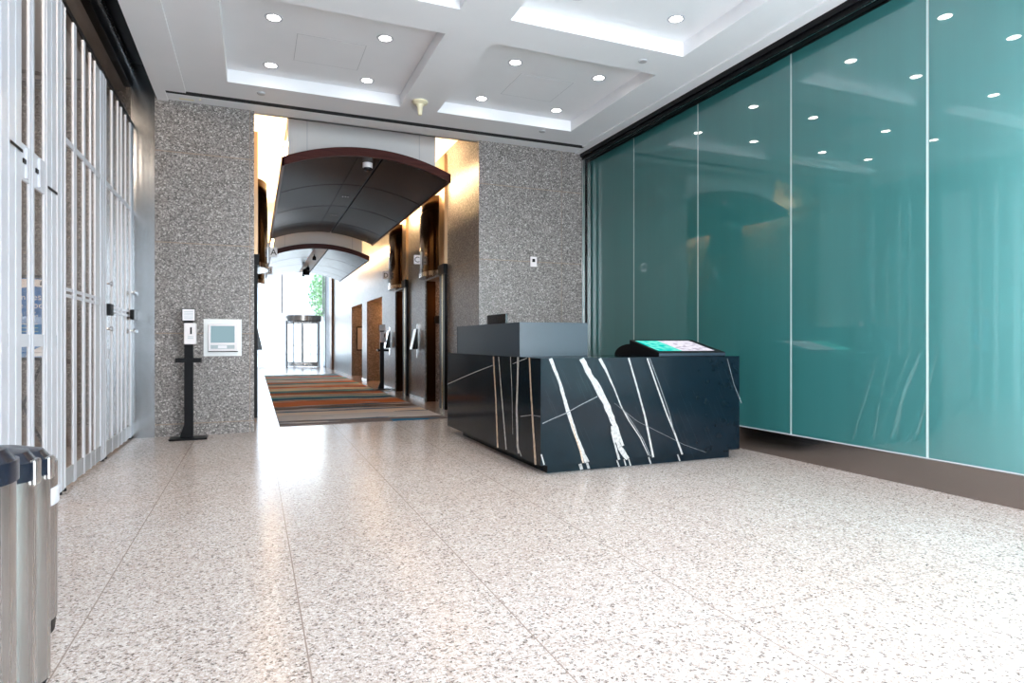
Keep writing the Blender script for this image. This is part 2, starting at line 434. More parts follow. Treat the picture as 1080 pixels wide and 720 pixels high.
# corridor right wall with four lift-lobby openings
op = [(10.59, 12.15), (13.60, 15.0), (16.67, 19.1), (19.99, 22.3)]
segs = [(12.15, 13.60), (15.0, 16.67), (19.1, 19.99), (22.3, CYE)]
for a, b in segs: mb.box(CX1, CX1 + 1.9, a, b, 0, 7.0)
for a, b in op: mb.box(CX1, CX1 + 1.9, a, b, 2.40, 7.0)
mb.box(CX1 + 1.9, CX1 + 2.0, 10.59, CYE, 0, 7.0)
struct('wall_right', mb, 'corridor_granite')
for k, (a, b) in enumerate(segs[:3]):
    mb = MB(); mb.box(CX1 - .012, CX1, a, b, 0, .06); struct('baseboard_pier' + '_abc'[k + 1] if False else 'baseboard_%d' % (k + 1), mb, 'steel')
mb = MB(); mb.box(-1.41, -1.15, YB, YB + .25, 0, ZC + .4); struct('trim_1', mb, 'steel_jamb')
mb = MB(); mb.box(4.9, 4.955, YB - .04, YB + .3, 0, ZC); mb.box(5.0, 5.06, YB - .04, YB + .3, 0, ZC)
mb.mi = 1; mb.box(4.955, 5.0, YB - .005, YB + .3, 0, ZC); mb.box(5.06, 5.12, YB - .01, YB + .3, 0, ZC)
struct('trim_2', mb, ['steel', 'black_metal'])

# lobby ceiling: coffers
cx = [-1.12, -.78, -.29, 1.75, 2.25, 4.25, 4.73, 4.87]
cofx = [(-.29, 1.75), (2.25, 4.25)]
cofy = [(-1.13, .41), (.90, 2.94), (3.43, 5.48), (5.97, 8.05)]
mb = MB(); ZT = ZC + .15
ys = sorted({YF, 8.56, 8.70, 9.05} | {v for c in cofy for v in c})
xs = sorted({-1.0, -.77, 4.72, 4.79} | {v for c in cofx for v in c})
def incof(x, y): return any(a < x < b for a, b in cofx) and any(a < y < b for a, b in cofy)
for i in range(len(xs) - 1):
    for j in range(len(ys) - 1):
        x0, x1, y0, y1 = xs[i], xs[i + 1], ys[j], ys[j + 1]
        mx_, my_ = (x0 + x1) / 2, (y0 + y1) / 2
        if 8.56 < my_ < 8.70: continue
        if incof(mx_, my_): mb.box(x0, x1, y0, y1, ZT, ZT + .12)
        elif -.77 < mx_ < 4.72 or my_ > 8.5: mb.box(x0, x1, y0, y1, ZC, ZC + .27)
        else: mb.box(x0, x1, y0, y1, ZC - .02, ZC + .27)
mb.box(-1.12, -1.0, YF, 9.05, ZC - .02, ZC + .5); mb.box(4.79, 4.87, YF, 9.05, ZC - .02, ZC + .27)
struct('ceiling', mb, 'ceiling_white')
mb = MB(); mb.box(-.998, 4.788, 8.562, 8.698, ZC + .004, ZC + .03)
for yy in (8.59, 8.63, 8.67): mb.box(-.998, 4.788, yy - .004, yy + .004, ZC - .002, ZC + .004)
t = obj('slot_diffuser', mb, 'vent_black'); tag(t, 'long black linear air slot in the white ceiling above the granite wall', 'air vent')
# soffit drop that closes the lobby ceiling over the corridor mouth, corridor ceilings
mb = MB(); mb.box(-1.12, 5.3, 9.0, 9.05, ZC, 4.75); mb.box(-1.0, 5.2, 9.05, 24.0, CZ, CZ + .1); struct('ceiling_corridor', mb, 'ceiling_white')
mb = MB(); mb.box(-1.0, 5.2, 24.0, CYE + .3, 6.6, 6.7); mb.box(-1.0, 5.2, 23.95, 24.0, CZ, 6.7); struct('ceiling_entrance', mb, 'ceiling_white')
# black track pocket over the shop front
mb = MB(); mb.box(-1.55, -1.12, YF, YB + .25, 4.64, 4.75); mb.box(-1.48, -1.40, YF, YB, 4.34, 4.64); mb.box(-1.135, -1.12, YF, YB, 4.25, 4.64)
mb.mi = 1; mb.box(-1.40, -1.385, YF, YB, 4.52, 4.54); mb.box(-1.40, -1.385, YF, YB, 4.575, 4.59)
struct('trim_3', mb, ['black_metal', 'steel'])
# head track of the glass wall
mb = MB(); mb.box(4.87, 5.06, YF, YB - .04, 4.17, 4.30); mb.box(4.90, 4.93, YF, YB - .04, 4.13, 4.18); mb.box(4.97, 5.02, YF, YB - .04, 4.135, 4.18); mb.box(5.06, 5.3, YF, YB, 4.14, 4.30)
struct('trim_4', mb, 'black_metal')
mb = MB(); mb.box(4.925, 4.935, YF, YB - .04, 4.128, 4.134); struct('trim_5', mb, 'steel')
mb = MB(); mb.box(5.05, 5.14, YF, YB - .02, 0, .245); struct('baseboard_right', mb, 'plinth_steel', bevel=.004)
mb = MB(); mb.box(5.85, 6.0, YF - .2, YB + .3, -.1, 4.5); mb.box(5.14, 5.85, YF - .2, YB + .3, -.1, .02); mb.box(5.3, 5.85, YF - .2, YB + .3, 4.3, 4.5); mb.box(5.12, 5.85, YB, YB + .3, .02, 4.3); mb.box(5.3, 5.85, YF - .2, YF, .02, 4.3); struct('wall_cavity', mb, 'panel_white')

# teal glass panels: tinted front face, clear back and edges, lit cavity behind
def pane_box(mb, y0, y1, p=0.):
    x0, x1, z0, z1 = XR - p, XR + .025, .252, 4.15
    mb.mi = 0; mb.quad((x0, y0, z0), (x0, y1, z0), (x0, y1, z1), (x0, y0, z1))
    mb.mi = 1; mb.quad((x1, y0, z0), (x1, y1, z0), (x1, y1, z1), (x1, y0, z1))
    for y in (y0, y1): mb.quad((x0, y, z0), (x1, y, z0), (x1, y, z1), (x0, y, z1))
    for z in (z0, z1): mb.quad((x0, y0, z), (x1, y0, z), (x1, y1, z), (x0, y1, z))
seams = [8.955, 7.66, 6.25, 4.80, 3.40, 2.0, .6, -.8, -1.38]
gl_lab = ['narrow teal glass wall panel in the corner beside the granite wall', 'teal glass wall panel second from the granite corner, left of the touch screen',
          'teal glass wall panel third from the granite corner, behind the touch screen on the desk', 'teal glass wall panel just right of the end of the desk',
          'tall teal glass wall panel at the right edge of the photo']
for i in range(len(seams) - 1):
    y1, y0 = seams[i], seams[i + 1]
    if i < 5:
        t = thing('glass_panel', gl_lab[i], 'glass panel', (XR, (y0 + y1) / 2, .25), 'teal glass wall panels')
    else:
        t = None
    mb = MB(); pane_box(mb, y0 + .020, y1 - .001)
    if t:
        obj('pane', mb, ['teal_glass', 'clear_back'], t)
        mb = MB(); pane_box(mb, y0, y0 + .020, .002); obj('polished_edge', mb, ['glass_edge', 'clear_back'], t, label='bright polished edge of the glass')
        mb = MB(); mb.box(XR - .006, XR + .03, y0 + .001, y1 - .001, .245, .252); obj('bottom_channel', mb, 'aluminium_white', t)
    else:
        o = struct('wall_glass_%d' % (i - 4), mb, ['teal_glass', 'clear_back'])

# street side behind the viewer: granite piers and glazing
mb = MB(); mb.box(-1.5, -1.0, YF - .2, YF, 0, 4.6); mb.box(4.9, 5.3, YF - .2, YF, 0, 4.6); mb.box(-1.0, 4.9, YF - .2, YF, 4.1, 4.8); struct('wall_front', mb, 'wall_granite')
for k in range(4):
    x0 = -1.0 + k * 1.475; x1 = x0 + 1.475
    mb = MB()
    for a, b in ((x0, x0 + .04), (x1 - .04, x1)): mb.box(a, b, YF - .12, YF - .04, 0, 4.1)
    mb.box(x0, x1, YF - .12, YF - .04, 0, .08); mb.box(x0, x1, YF - .12, YF - .04, 4.02, 4.1); mb.box(x0, x1, YF - .12, YF - .04, 2.4, 2.48)
    mb.mi = 1; mb.box(x0 + .04, x1 - .04, YF - .085, YF - .075, .08, 2.4); mb.box(x0 + .04, x1 - .04, YF - .085, YF - .075, 2.48, 4.02)
    struct('window_%d' % (k + 1), mb, ['aluminium_white', 'facade_glass'])
mb = MB(); mb.box(-1.56, -1.41, YF, 4.2, 0, 4.7); struct('wall_side', mb, 'wall_granite')

# shop interior behind the folding doors
mb = MB(); mb.box(-5.2, -1.41, 10.7, 10.9, 0, 5.0); mb.box(-5.2, -5.0, 2.5, 10.7, 0, 5.0); mb.box(-5.2, -1.41, 2.3, 2.5, 0, 5.0); mb.box(-1.5, -1.41, 9.18, 10.7, 0, 4.7)
struct('wall_shop', mb, 'wall_granite')
mb = MB(); mb.box(-5.2, -1.48, 2.3, 10.9, 4.9, 5.0); struct('ceiling_shop', mb, 'panel_white')

# ------------------------------------------------------------------ folding glass shop-front doors
def folding_door(label, stiles, y0, y1, rails, frosted=None, bottom=.17, boxes=False):
    t = thing('folding_glass_door', label, 'folding door', (XL, (y0 + y1) / 2, 0))
    for i, (a, b, d) in enumerate(stiles):
        mb = MB(); mb.box(XL - .006, XL + .012, a, b, .02, 3.88)
        if b - a > .1:
            for q in (.5,):
                yy = a + (b - a) * q; mb.box(XL + .012, XL + .017, yy - .01, yy + .01, .02, 3.88)
        obj('stile', mb, 'aluminium_white', t, bevel=.002)
        if i in (0, len(stiles) - 1) or b - a > .1:
            mb = MB(); mb.lathe([(.018, 0), (.018, .025)], (XL, (a + b) / 2, 0), 12); obj('floor_pivot', mb, 'black_plastic', t)
    for a, b in zip(stiles[:-1], stiles[1:]):
        p0, p1 = a[1], b[0]
        if p1 - p0 < .02: continue
        mb = MB(); mb.box(XL - .01, XL + .010, p0, p1, .03, bottom); obj('bottom_rail', mb, 'rail_grey', t)
        fro = frosted and frosted[0] < (p0 + p1) / 2 < frosted[1]
        mb = MB(); mb.box(XL - .003, XL + .003, p0, p1, bottom, 3.88); obj('pane', mb, 'frosted_grey' if fro else 'store_glass', t)
        for z0, z1 in rails:
            mb = MB(); mb.box(XL - .008, XL + .009, p0, p1, z0, z1); obj('cross_rail', mb, 'aluminium_white', t)
    return t
d1 = folding_door('white framed folding glass door nearest the viewer, with upper lock plates, behind the bins',
    [(4.25, 4.46, .05), (4.49, 4.72, .05), (4.75, 4.97, .05), (5.13, 5.23, .04), (5.455, 5.49, .04), (5.51, 5.74, .05), (5.78, 5.96, .05)], 4.25, 5.97, [(1.165, 1.25)])
for a, b in ((4.97, 5.13), (5.23, 5.455)):
    mb = MB(); mb.box(XL - .01, XL + .011, a, b, 2.26, 2.5); lp = obj('lock_plate', mb, 'aluminium_white', d1, bevel=.004)
    mb = MB(); mb.box(XL + .011, XL + .018, a + .02, a + .12, 2.37, 2.40); obj('latch', mb, 'black_metal', lp)
    mb = MB(); mb.box(XL + .011, XL + .026, a + .07, a + .095, 2.28, 2.48); obj('pull_bar', mb, 'aluminium_white', lp)
for a, b, z in ((4.75, 4.97, 2.44), (5.51, 5.74, 2.33)):
    mb = MB(); mb.box(XL + .017, XL + .020, a, b, z - .012, z + .008); obj('stile_joint', mb, 'black_metal', d1)
d2 = folding_door('white framed folding glass door in the middle, with a grey frosted end panel',
    [(5.99, 6.01, .05), (6.25, 6.34, .05), (6.58, 6.64, .045), (6.84, 6.86, .04), (7.02, 7.04, .04), (7.25, 7.45, .05)], 6.02, 7.46, [(1.56, 1.585), (1.61, 1.635), (2.80, 2.85)], frosted=(7.04, 7.25))
d3 = folding_door('white framed folding glass door farthest off, ending at the steel jamb, with a black lock box',
    [(7.47, 7.50, .05), (7.78, 7.82, .045), (8.09, 8.125, .045), (8.29, 8.335, .04), (8.55, 8.58, .04), (8.84, 8.92, .05)], 7.5, 8.92, [(1.50, 1.525), (1.555, 1.58), (2.80, 2.85)])
def lockset(par, y, x):
    mb = MB(); mb.box(x, x + .045, y - .07, y + .07, 1.47, 1.59); obj('lock_box', mb, 'black_plastic', par, bevel=.006)
    for z in (1.80, 1.33):
        mb = MB(); mb.tube((x, y, z), (x + .03, y, z), .012); mb.tube((x + .03, y, z), (x + .05, y, z), .026); obj('knob', mb, 'chrome', par, smooth=40)
lockset(d3, 7.58, XL + .003)
lockset(d3, 8.87, XL + .012)
mb = MB(); mb.box(XL + .003, XL + .01, 7.56, 7.64, 1.02, 1.12); obj('keyhole_plate', mb, 'aluminium_white', d3)
mb = MB(); mb.box(-1.416, -1.400, 4.2, YB, 3.885, 3.93); struct('trim_6', mb, 'black_metal')
for k, (a, b) in enumerate(((4.2, 5.6), (5.615, 7.2), (7.215, 8.92))):
    mb = MB(); mb.box(-1.415, -1.405, a, b, 3.935, 4.34); struct('window_%d' % (k + 5), mb, 'store_glass')

# easel with blue poster, inside the shop
E0 = (-2.03, 7.25, 0)
t = thing('poster_easel', 'blue poster on a black easel behind the nearest folding glass door', 'sign', E0)
mb = MB(); mb.box(-2.27, -1.79, 7.21, 7.23, 1.05, 1.80); po = obj('poster', mb, 'poster_blue', t)
mb = MB(); mb.prism([(-2.26, 1.79), (-1.80, 1.79), (-1.80, 1.71), (-1.94, 1.725), (-2.10, 1.69), (-2.26, 1.70)], 1, 7.2085, 7.21); obj('poster_header', mb, 'paper_white', po)
mb = MB(); mb.prism([(-2.0, 1.06), (-1.80, 1.06), (-1.80, 1.13), (-1.86, 1.16), (-1.94, 1.12)], 1, 7.2085, 7.21); obj('poster_picture', mb, 'paper_white', po)
mb = MB(); mb.prism([(-1.885, 1.735), (-1.865, 1.735), (-1.87, 1.775), (-1.88, 1.775)], 1, 7.207, 7.2085); obj('silhouette', mb, 'black_plastic', po)
for i, (ln, sz) in enumerate((('in', .075), ('e', .075), ('a', .075))):
    text_obj('lettering', ln, 'paper_white', sz, po, (-2.05, 7.2088, 1.595 - i * .078), (1, 0, 0), (0, 0, 1), .0006, 'LEFT')
for i, ln in enumerate(('est', 'od', 't.')):
    text_obj('lettering', ln, 'paper_white', .085, po, (-1.945, 7.2088, 1.595 - i * .078), (1, 0, 0), (0, 0, 1), .0006, 'LEFT')
for z in (1.36, 1.325, 1.29, 1.25):
    mb = MB(); mb.box(-2.18, -1.90, 7.2088, 7.21, z, z + .009); obj('small_print', mb, 'ink_grey', po)
mb = MB(); mb.box(-2.29, -1.77, 7.20, 7.24, 1.80, 1.83); obj('frame_bar', mb, 'black_metal', t)
mb = MB(); mb.box(-2.29, -1.77, 7.19, 7.24, 1.02, 1.05); obj('frame_bar', mb, 'black_metal', t)
for a, b in (((-2.20, 7.22, 1.03), (-1.80, 7.30, 0)), ((-1.86, 7.22, 1.03), (-2.26, 7.30, 0)), ((-1.93, 7.25, 1.8), (-1.93, 7.62, 0))):
    mb = MB(); mb.tube(a, b, .012, 10); obj('leg', mb, 'black_metal', t)

# ------------------------------------------------------------------ ceiling lights and fittings
def downlight(x, y, label):
    t = thing('downlight', label, 'ceiling light', (x, y, ZT), 'recessed downlights in the ceiling coffers')
    mb = MB(); mb.lathe([(.062, -.004), (.085, -.004), (.09, 0), (.09, .02), (.062, .02), (.062, -.004)], (x, y, ZT), 28); obj('trim_ring', mb, 'aluminium_white', t, smooth=30)
    mb = MB(); mb.lathe([(.0, -.001), (.062, -.001), (.062, .01), (0, .01)], (x, y, ZT), 28); obj('lens', mb, 'lamp_glow', t)
    li = bpy.data.lights.new('downlight_lamp', 'SPOT'); li.energy = 28; li.color = (1, .95, .88); li.spot_size = math.radians(95); li.spot_blend = .7; li.shadow_soft_size = .05
    lo = bpy.data.objects.new('downlight_lamp', li); COL.objects.link(lo); lo.parent = t; lo.location = (0, 0, -.03)
DLX = [(.18, 1.28), (2.77, 3.87)]
names = {(0, 0): 'left coffer over the corridor', (1, 0): 'right coffer over the desk', (0, 1): 'nearer left coffer', (1, 1): 'nearer right coffer'}
for ci, xx in enumerate(DLX):
    for ri, yy in enumerate(((6.60, 7.75), (4.05, 5.10), (1.50, 2.60))):
        for xi, x in enumerate(xx):
            for yi, y in enumerate(yy):
                side = 'left' if xi == 0 else 'right'; dep = 'near' if yi == 0 else 'far'
                nm = names.get((ci, ri), 'nearest %s coffer' % ('left' if ci == 0 else 'right'))
                downlight(x, y, '%s %s glowing downlight of four in the %s' % (dep, side, nm))
def access_panel(x0, x1, y0, y1, label):
    mb = MB(); w = .006; z0, z1 = ZT - .003, ZT
    mb.box(x0, x1, y0, y1, z0 + .0015, z1)
    mb.mi = 1
    for a, b, c, d in ((x0 - w, x1 + w, y0 - w, y0), (x0 - w, x1 + w, y1, y1 + w), (x0 - w, x0, y0, y1), (x1, x1 + w, y0, y1)): mb.box(a, b, c, d, z0 + .0022, z1)
    tag(obj('access_panel', mb, ['ceiling_white', 'grey_plastic'], None, ((x0 + x1) / 2, (y0 + y1) / 2, ZT)), label, 'ceiling panel')
access_panel(.42, 1.12, 6.85, 7.5, 'white access panel outlined in the left ceiling coffer')
access_panel(2.95, 3.65, 6.85, 7.5, 'white access panel outlined in the right ceiling coffer')
t = thing('ceiling_alarm', 'cream funnel-shaped alarm hanging under the ceiling beam', 'alarm', (1.95, 7.78, ZC))
mb = MB(); mb.lathe([(.10, 0), (.10, -.015), (.085, -.03), (.04, -.045)], (1.95, 7.78, ZC), 28); obj('flange', mb, 'cream_plastic', t, smooth=40)
mb = MB(); mb.lathe([(.055, -.035), (.035, -.075), (.025, -.17), (.018, -.175)], (1.95, 7.78, ZC), 28); obj('funnel', mb, 'cream_plastic', t, smooth=40)
for x, y, lab in ((.08, 8.26, 'small grey sprinkler cap in the ceiling left of the cream alarm'), (3.86, 8.19, 'small grey sprinkler cap in the ceiling above the glass corner'), (3.9, 5.72, 'small grey sprinkler cap on the beam between the right coffers')):
    mb = MB(); mb.lathe([(.05, 0), (.05, -.006), (.042, -.016), (0, -.018)], (x, y, ZC), 24)
    tag(obj('sprinkler_cap', mb, 'grey_plastic', None, (x, y, ZC), smooth=40), lab, 'sprinkler')
mb = MB(); mb.box(-.86, -.70, 8.76, 8.79, ZC - .025, ZC - .02); mb.box(-.64, -.62, 8.77, 8.78, ZC - .012, ZC); 
o = obj('ceiling_plate', mb, 'cream_plastic', None, (-.78, 8.775, ZC - .02)); tag(o, 'small beige plate on the ceiling edge above the left granite wall', 'ceiling plate')

# ------------------------------------------------------------------ reception desk
D0 = (3.5, 6.0, 0)
desk = thing('reception_desk', 'black marble reception desk with white veins on the granite floor', 'desk', D0)
DX0, DX1, DY0, DYM, DY1, DZ0, DZ1 = 2.365, 4.625, 5.05, 5.98, 7.95, .09, 1.05
random.seed(11)
vein_n = [0]
def ribbon(mb, pts, proj, off, jag=.0, step=10):
    """flush inlaid vein: centre line and width in photo pixels projected on the slab"""
    vein_n[0] = (vein_n[0] + 1) % 40; off = (off[0] * (1 + vein_n[0] * .05), off[1] * (1 + vein_n[0] * .05)); rows = []
    for (x0, y0, w0), (x1, y1, w1) in zip(pts[:-1], pts[1:]):
        n = max(1, int(math.hypot(x1 - x0, y1 - y0) / 4))
        for i in range(n):
            t = i / n; rows.append((x0 + (x1 - x0) * t, y0 + (y1 - y0) * t, w0 + (w1 - w0) * t))
    rows.append(pts[-1])
    prev = None
    for k, (x, y, w) in enumerate(rows):
        xa, xb = rows[max(k - 1, 0)], rows[min(k + 1, len(rows) - 1)]
        dx, dy = xb[0] - xa[0], xb[1] - xa[1]; l = math.hypot(dx, dy) or 1
        nx, ny = -dy / l, dx / l
        ja, jb = 1 + random.uniform(-jag, jag) * .5, 1 + random.uniform(-jag, jag) * .5; w = w * .8
        a = proj(x - nx * w / 2 * ja, y - ny * w / 2 * ja); b = proj(x + nx * w / 2 * jb, y + ny * w / 2 * jb)
        a = (a[0] + off[0], a[1] + off[1], a[2]); b = (b[0] + off[0], b[1] + off[1], b[2])
        if prev: mb.add([prev[0], prev[1], b, a], [(0, 1, 2, 3)])
        prev = (a, b)
pf = lambda x, y: onY(x, y, DY0)
ps = lambda x, y: onX(x, y, DX0)
pt = lambda x, y: onY(x, y, 5.13)
OF, OS = (0, -.0006), (-.0006, 0)
mb = MB(); mb.box(DX0, DX1, DY0, DYM, DZ0, DZ1)
mb.mi = 1   # white veins on the front slab
F = [([(580.5, 378, 4.5), (590, 402, 3.5), (598, 430, 5), (607, 458, 4.5), (614, 475, 4), (619, 487.5, 6)], .25),
     ([(613.5, 378, 6.5), (622, 395, 7), (632, 411, 9), (639, 425, 8), (645, 440, 7), (651, 455, 6), (657, 470, 3)], .35),
     ([(629, 409, 2), (631, 415, 4), (634, 421, 2)], .5),
     ([(645, 449, 2), (648, 458, 6), (652, 468, 5), (657, 476, 7), (662, 484, 5)], .6),
     ([(645, 455, 2), (648, 467, 2), (653, 484.5, 3.5)], .4),
     ([(632.5, 378, 4), (639, 390, 3), (648, 410, 1.6), (655, 428, 1.4), (663, 443, 1.2), (675, 461, 1.2), (684, 480, 1.0)], .2),
     ([(656, 430, 1), (668, 447, .8), (678, 463, 1), (686, 481, 1)], .2),
     ([(663, 377.5, 2), (671, 405, 2), (680, 438, 2.2), (689, 482, 2.6)], .15),
     ([(682.5, 377.5, 1.8), (692, 405, 1.7), (703, 436, 1.8), (712, 458, 2), (719.5, 479, 2.2)], .15),
     ([(685, 377.5, 1.1), (695, 404, 1.0), (706, 436, 1.1), (711, 456, 1.)], .15),
     ([(572, 446.5, 1.3), (584, 441, 1.1), (597, 435.5, 1.1), (612, 427, 1.1), (630, 418, 1.2)], .2),
     ([(570.8, 479, 1.6), (574, 490, 1.6)], .2), ([(767, 378, .6), (774, 405, .8), (782, 425, 1.1)], .2),
     ([(648, 425, .4), (672, 444, .45), (694, 455, .45), (722, 469, .45), (745, 477, .4)], .2)]
for p, j in F:
    mb.mi = 4 if max(q[2] for q in p) < 1.35 else 1
    ribbon(mb, p, pf, OF, j)
mb.mi = 2
for p, j in [([(601, 440, 1.5), (607, 460, 2), (612, 475, 2), (615, 488, 2)], .4)]: ribbon(mb, p, pf, (0, -.0009), j)
mb.mi = 3
random.seed(5)
for k in range(46):
    x = random.uniform(575, 775); y = random.uniform(380, 455); l = random.uniform(8, 30)
    ribbon(mb, [(x, y, .35), (x + l * .42, y + l, .35)], pf, (0, -.0004), .1)
obj('front_slab', mb, ['marble_black', 'marble_vein', 'marble_vein_tan', 'marble_vein_faint', 'marble_vein_thin'], desk)
mb = MB(); mb.box(DX0, DX0 + .9, DYM, DY1, DZ0, DZ1)
mb.add([(DX0, DYM, DZ0)], [])
mb.mi = 1
Sd = [([(538.5, 376.3, .8), (540, 410, .6), (541, 458, .4)], .2), ([(546.5, 376.6, 2.6), (546, 400, 2.2), (545, 430, 2.4), (546, 470, 2.6), (547, 478, 2)], .2),
      ([(547.5, 474, 1.), (550, 481, 1.2)], .3), ([(526, 376, 1), (529, 415, 1.3), (534, 474, 1.6)], .2),
      ([(472, 405, 1.1), (490, 397, .9), (503, 391.5, .9), (520, 385, .8)], .1), ([(541, 383.5, .8), (556, 377.5, .9)], .1),
      ([(549, 439, .7), (560, 437.5, .6), (570, 439, .6)], .2)]
for p, j in Sd: ribbon(mb, p, ps, OS, j)
mb.mi = 2
for p, j in [([(520.5, 375.8, 1.8), (523, 420, 1.6), (525, 472, 2)], .2), ([(558.5, 377, 1.8), (560.5, 420, 2), (563, 460, 2.4), (565, 490, 2.6)], .2)]: ribbon(mb, p, ps, OS, j)
obj('side_slab', mb, ['marble_black', 'marble_vein', 'marble_vein_tan'], desk)
mb = MB(); mb.box(2.47, 4.56, 5.13, DYM, 0, DZ0); mb.box(2.47, 3.2, DYM, 7.62, 0, DZ0)
mb.mi = 1
for p in ([(611.5, 489, 4), (613.5, 495, 4)], [(619, 488, 3), (621, 494, 3)], [(650.5, 485, 1.6), (653, 492, 1.8)], [(658, 484, 1.4), (660, 491, 1.6)], [(663, 484, 1.4), (665, 491, 1.6)], [(684, 482, 1.6), (686.5, 489, 2)], [(714.5, 479, 1.6), (717, 486, 1.8)]):
    ribbon(mb, [(a, b, c) for a, b, c in p], pt, (0, -.0006), .2)
obj('toe_kick', mb, ['marble_black', 'marble_vein'], desk)
# upper screening box (four walls) on the wing
bx0, bx1, by0, by1, bz = 2.40, 3.16, 5.61, 7.65, 1.39
mb = MB(); mb.box(bx0, bx1, by0, by0 + .03, DZ1, bz); mb.box(bx0, bx1, by1 - .03, by1, DZ1, bz); mb.box(bx0, bx0 + .03, by0 + .03, by1 - .03, DZ1, bz); mb.box(bx1 - .03, bx1, by0 + .03, by1 - .03, DZ1, bz)
obj('upper_screen', mb, 'desk_metal', desk, bevel=.002, label='plain dark grey metal box on the marble counter')
# monitor standing in the screening box
M0 = onX(513, 340, 2.72)[1]; M1 = onX(533, 340, 2.72)[1]; mz = onX(513, 332.6, 2.72)[2]
t = thing('monitor', 'black monitor showing above the dark box on the desk', 'monitor', (2.74, (M0 + M1) / 2, DZ1))
mb = MB(); mb.box(2.72, 2.75, M1, M0, mz - .36, mz); obj('display', mb, 'black_gloss', t, bevel=.004)
mb = MB(); mb.box(2.716, 2.72, M0 - .03, M0 - .004, mz - .36, mz - .01); obj('lit_edge_strip', mb, 'rail_grey', t)  # grey strip paints the light caught on the monitor's thin side edge
mb = MB(); mb.box(2.75, 2.775, (M0 + M1) / 2 - .04, (M0 + M1) / 2 + .04, DZ1 + .01, mz - .15); mb.box(2.66, 2.86, (M0 + M1) / 2 - .12, (M0 + M1) / 2 + .12, DZ1, DZ1 + .012); obj('stand', mb, 'black_plastic', t)
# touch-screen kiosk
K = thing('touch_screen', 'black touch screen tilted on the desk top, lit green and lilac', 'screen', (4.09, 5.38, DZ1))
kx0, kx1, ky0, ky1 = 3.68, 4.50, 5.12, 5.64
kzf, kzb = 1.092, 1.218
mb = MB(); mb.prism([(ky0, DZ1), (ky0, kzf), (ky1, kzb), (ky1, DZ1)], 0, kx0, kx1); obj('housing', mb, 'black_plastic', K, bevel=.004)
def slope(y): return kzf + (kzb - kzf) * (y - ky0) / (ky1 - ky0)
mb = MB(); a0, a1, b0, b1 = kx0 + .035, kx1 - .09, ky0 + .05, ky1 - .05
mb.quad((a0, b0, slope(b0) + .002), (a1, b0, slope(b0) + .002), (a1, b1, slope(b1) + .002), (a0, b1, slope(b1) + .002)); obj('display', mb, 'touch_screen', K)
mb = MB(); mb.prism([(ky1, DZ1)] + [(ky1 + .33 * math.sin(q * PI / 2 / 8), DZ1 + .125 * math.cos(q * PI / 2 / 8)) for q in range(9)], 0, kx0 + .02, kx1 - .2); obj('rear_cover', mb, 'black_plastic', K, smooth=40)
mb = MB(); mb.box(kx0, kx1, ky0 - .004, ky0, DZ1 + .006, DZ1 + .034); obj('front_strip', mb, 'desk_metal', K)

# ------------------------------------------------------------------ things by the granite walls
def sanitizer(loc, label, first=None):
    x, y, _ = loc
    t = thing('sanitizer_stand', label, 'sanitizer stand', loc)
    mb = MB(); mb.prism([(x - .19, y - .13), (x + .19, y - .13), (x + .21, y - .10), (x + .21, y + .12), (x - .21, y + .12), (x - .21, y - .10)], 2, 0, .022); obj('base_plate', mb, 'black_metal', t, bevel=.004)
    mb = MB(); mb.box(x - .05, x + .05, y + .01, y + .05, .022, 1.46); mb.prism([(x - .10, .022), (x - .05, .022), (x - .05, .18)], 1, y + .015, y + .045); obj('pole', mb, 'black_metal', t)
    mb = MB(); mb.box(x - .135, x + .145, y - .13, y + .01, .945, .95); mb.box(x - .135, x + .145, y - .135, y - .125, .945, 1.0); mb.box(x - .135, x - .125, y - .13, y + .01, .945, 1.0); mb.box(x + .135, x + .145, y - .13, y + .01, .945, 1.0); obj('drip_tray', mb, 'black_metal', t)
    mb = MB(); mb.box(x - .045, x + .09, y - .10, y + .01, 1.165, 1.425); d = obj('dispenser', mb, 'plastic_white', t, bevel=.012)
    mb = MB(); mb.box(x + .025, x + .045, y - .104, y - .098, 1.29, 1.375); obj('level_window', mb, 'black_gloss', d)
    for zz in (1.255, 1.235):
        mb = MB(); mb.box(x + .0, x + .06, y - .1025, y - .099, zz, zz + .008); obj('small_print', mb, 'ink_grey', d)
    mb = MB(); mb.box(x - .075, x + .075, y - .005, y + .012, 1.45, 1.605); s = obj('sign_holder', mb, 'black_metal', t)
    mb = MB(); mb.box(x - .067, x + .067, y - .008, y - .004, 1.458, 1.597); c = obj('sign_card', mb, 'paper_white', s)
    mb = MB()
    for zz in (1.565, 1.545, 1.525, 1.50, 1.48): mb.box(x - .05, x + .05, y - .0095, y - .0075, zz, zz + .006)
    obj('small_print', mb, 'ink_grey', c)
    return t
s1 = sanitizer((-.745, 8.62, 0), 'black hand sanitizer stand with white dispenser before the left granite wall')
copy_tree(s1, (2.92, 15.45, .012), 'hand sanitizer stand far down the corridor beside the carpet')
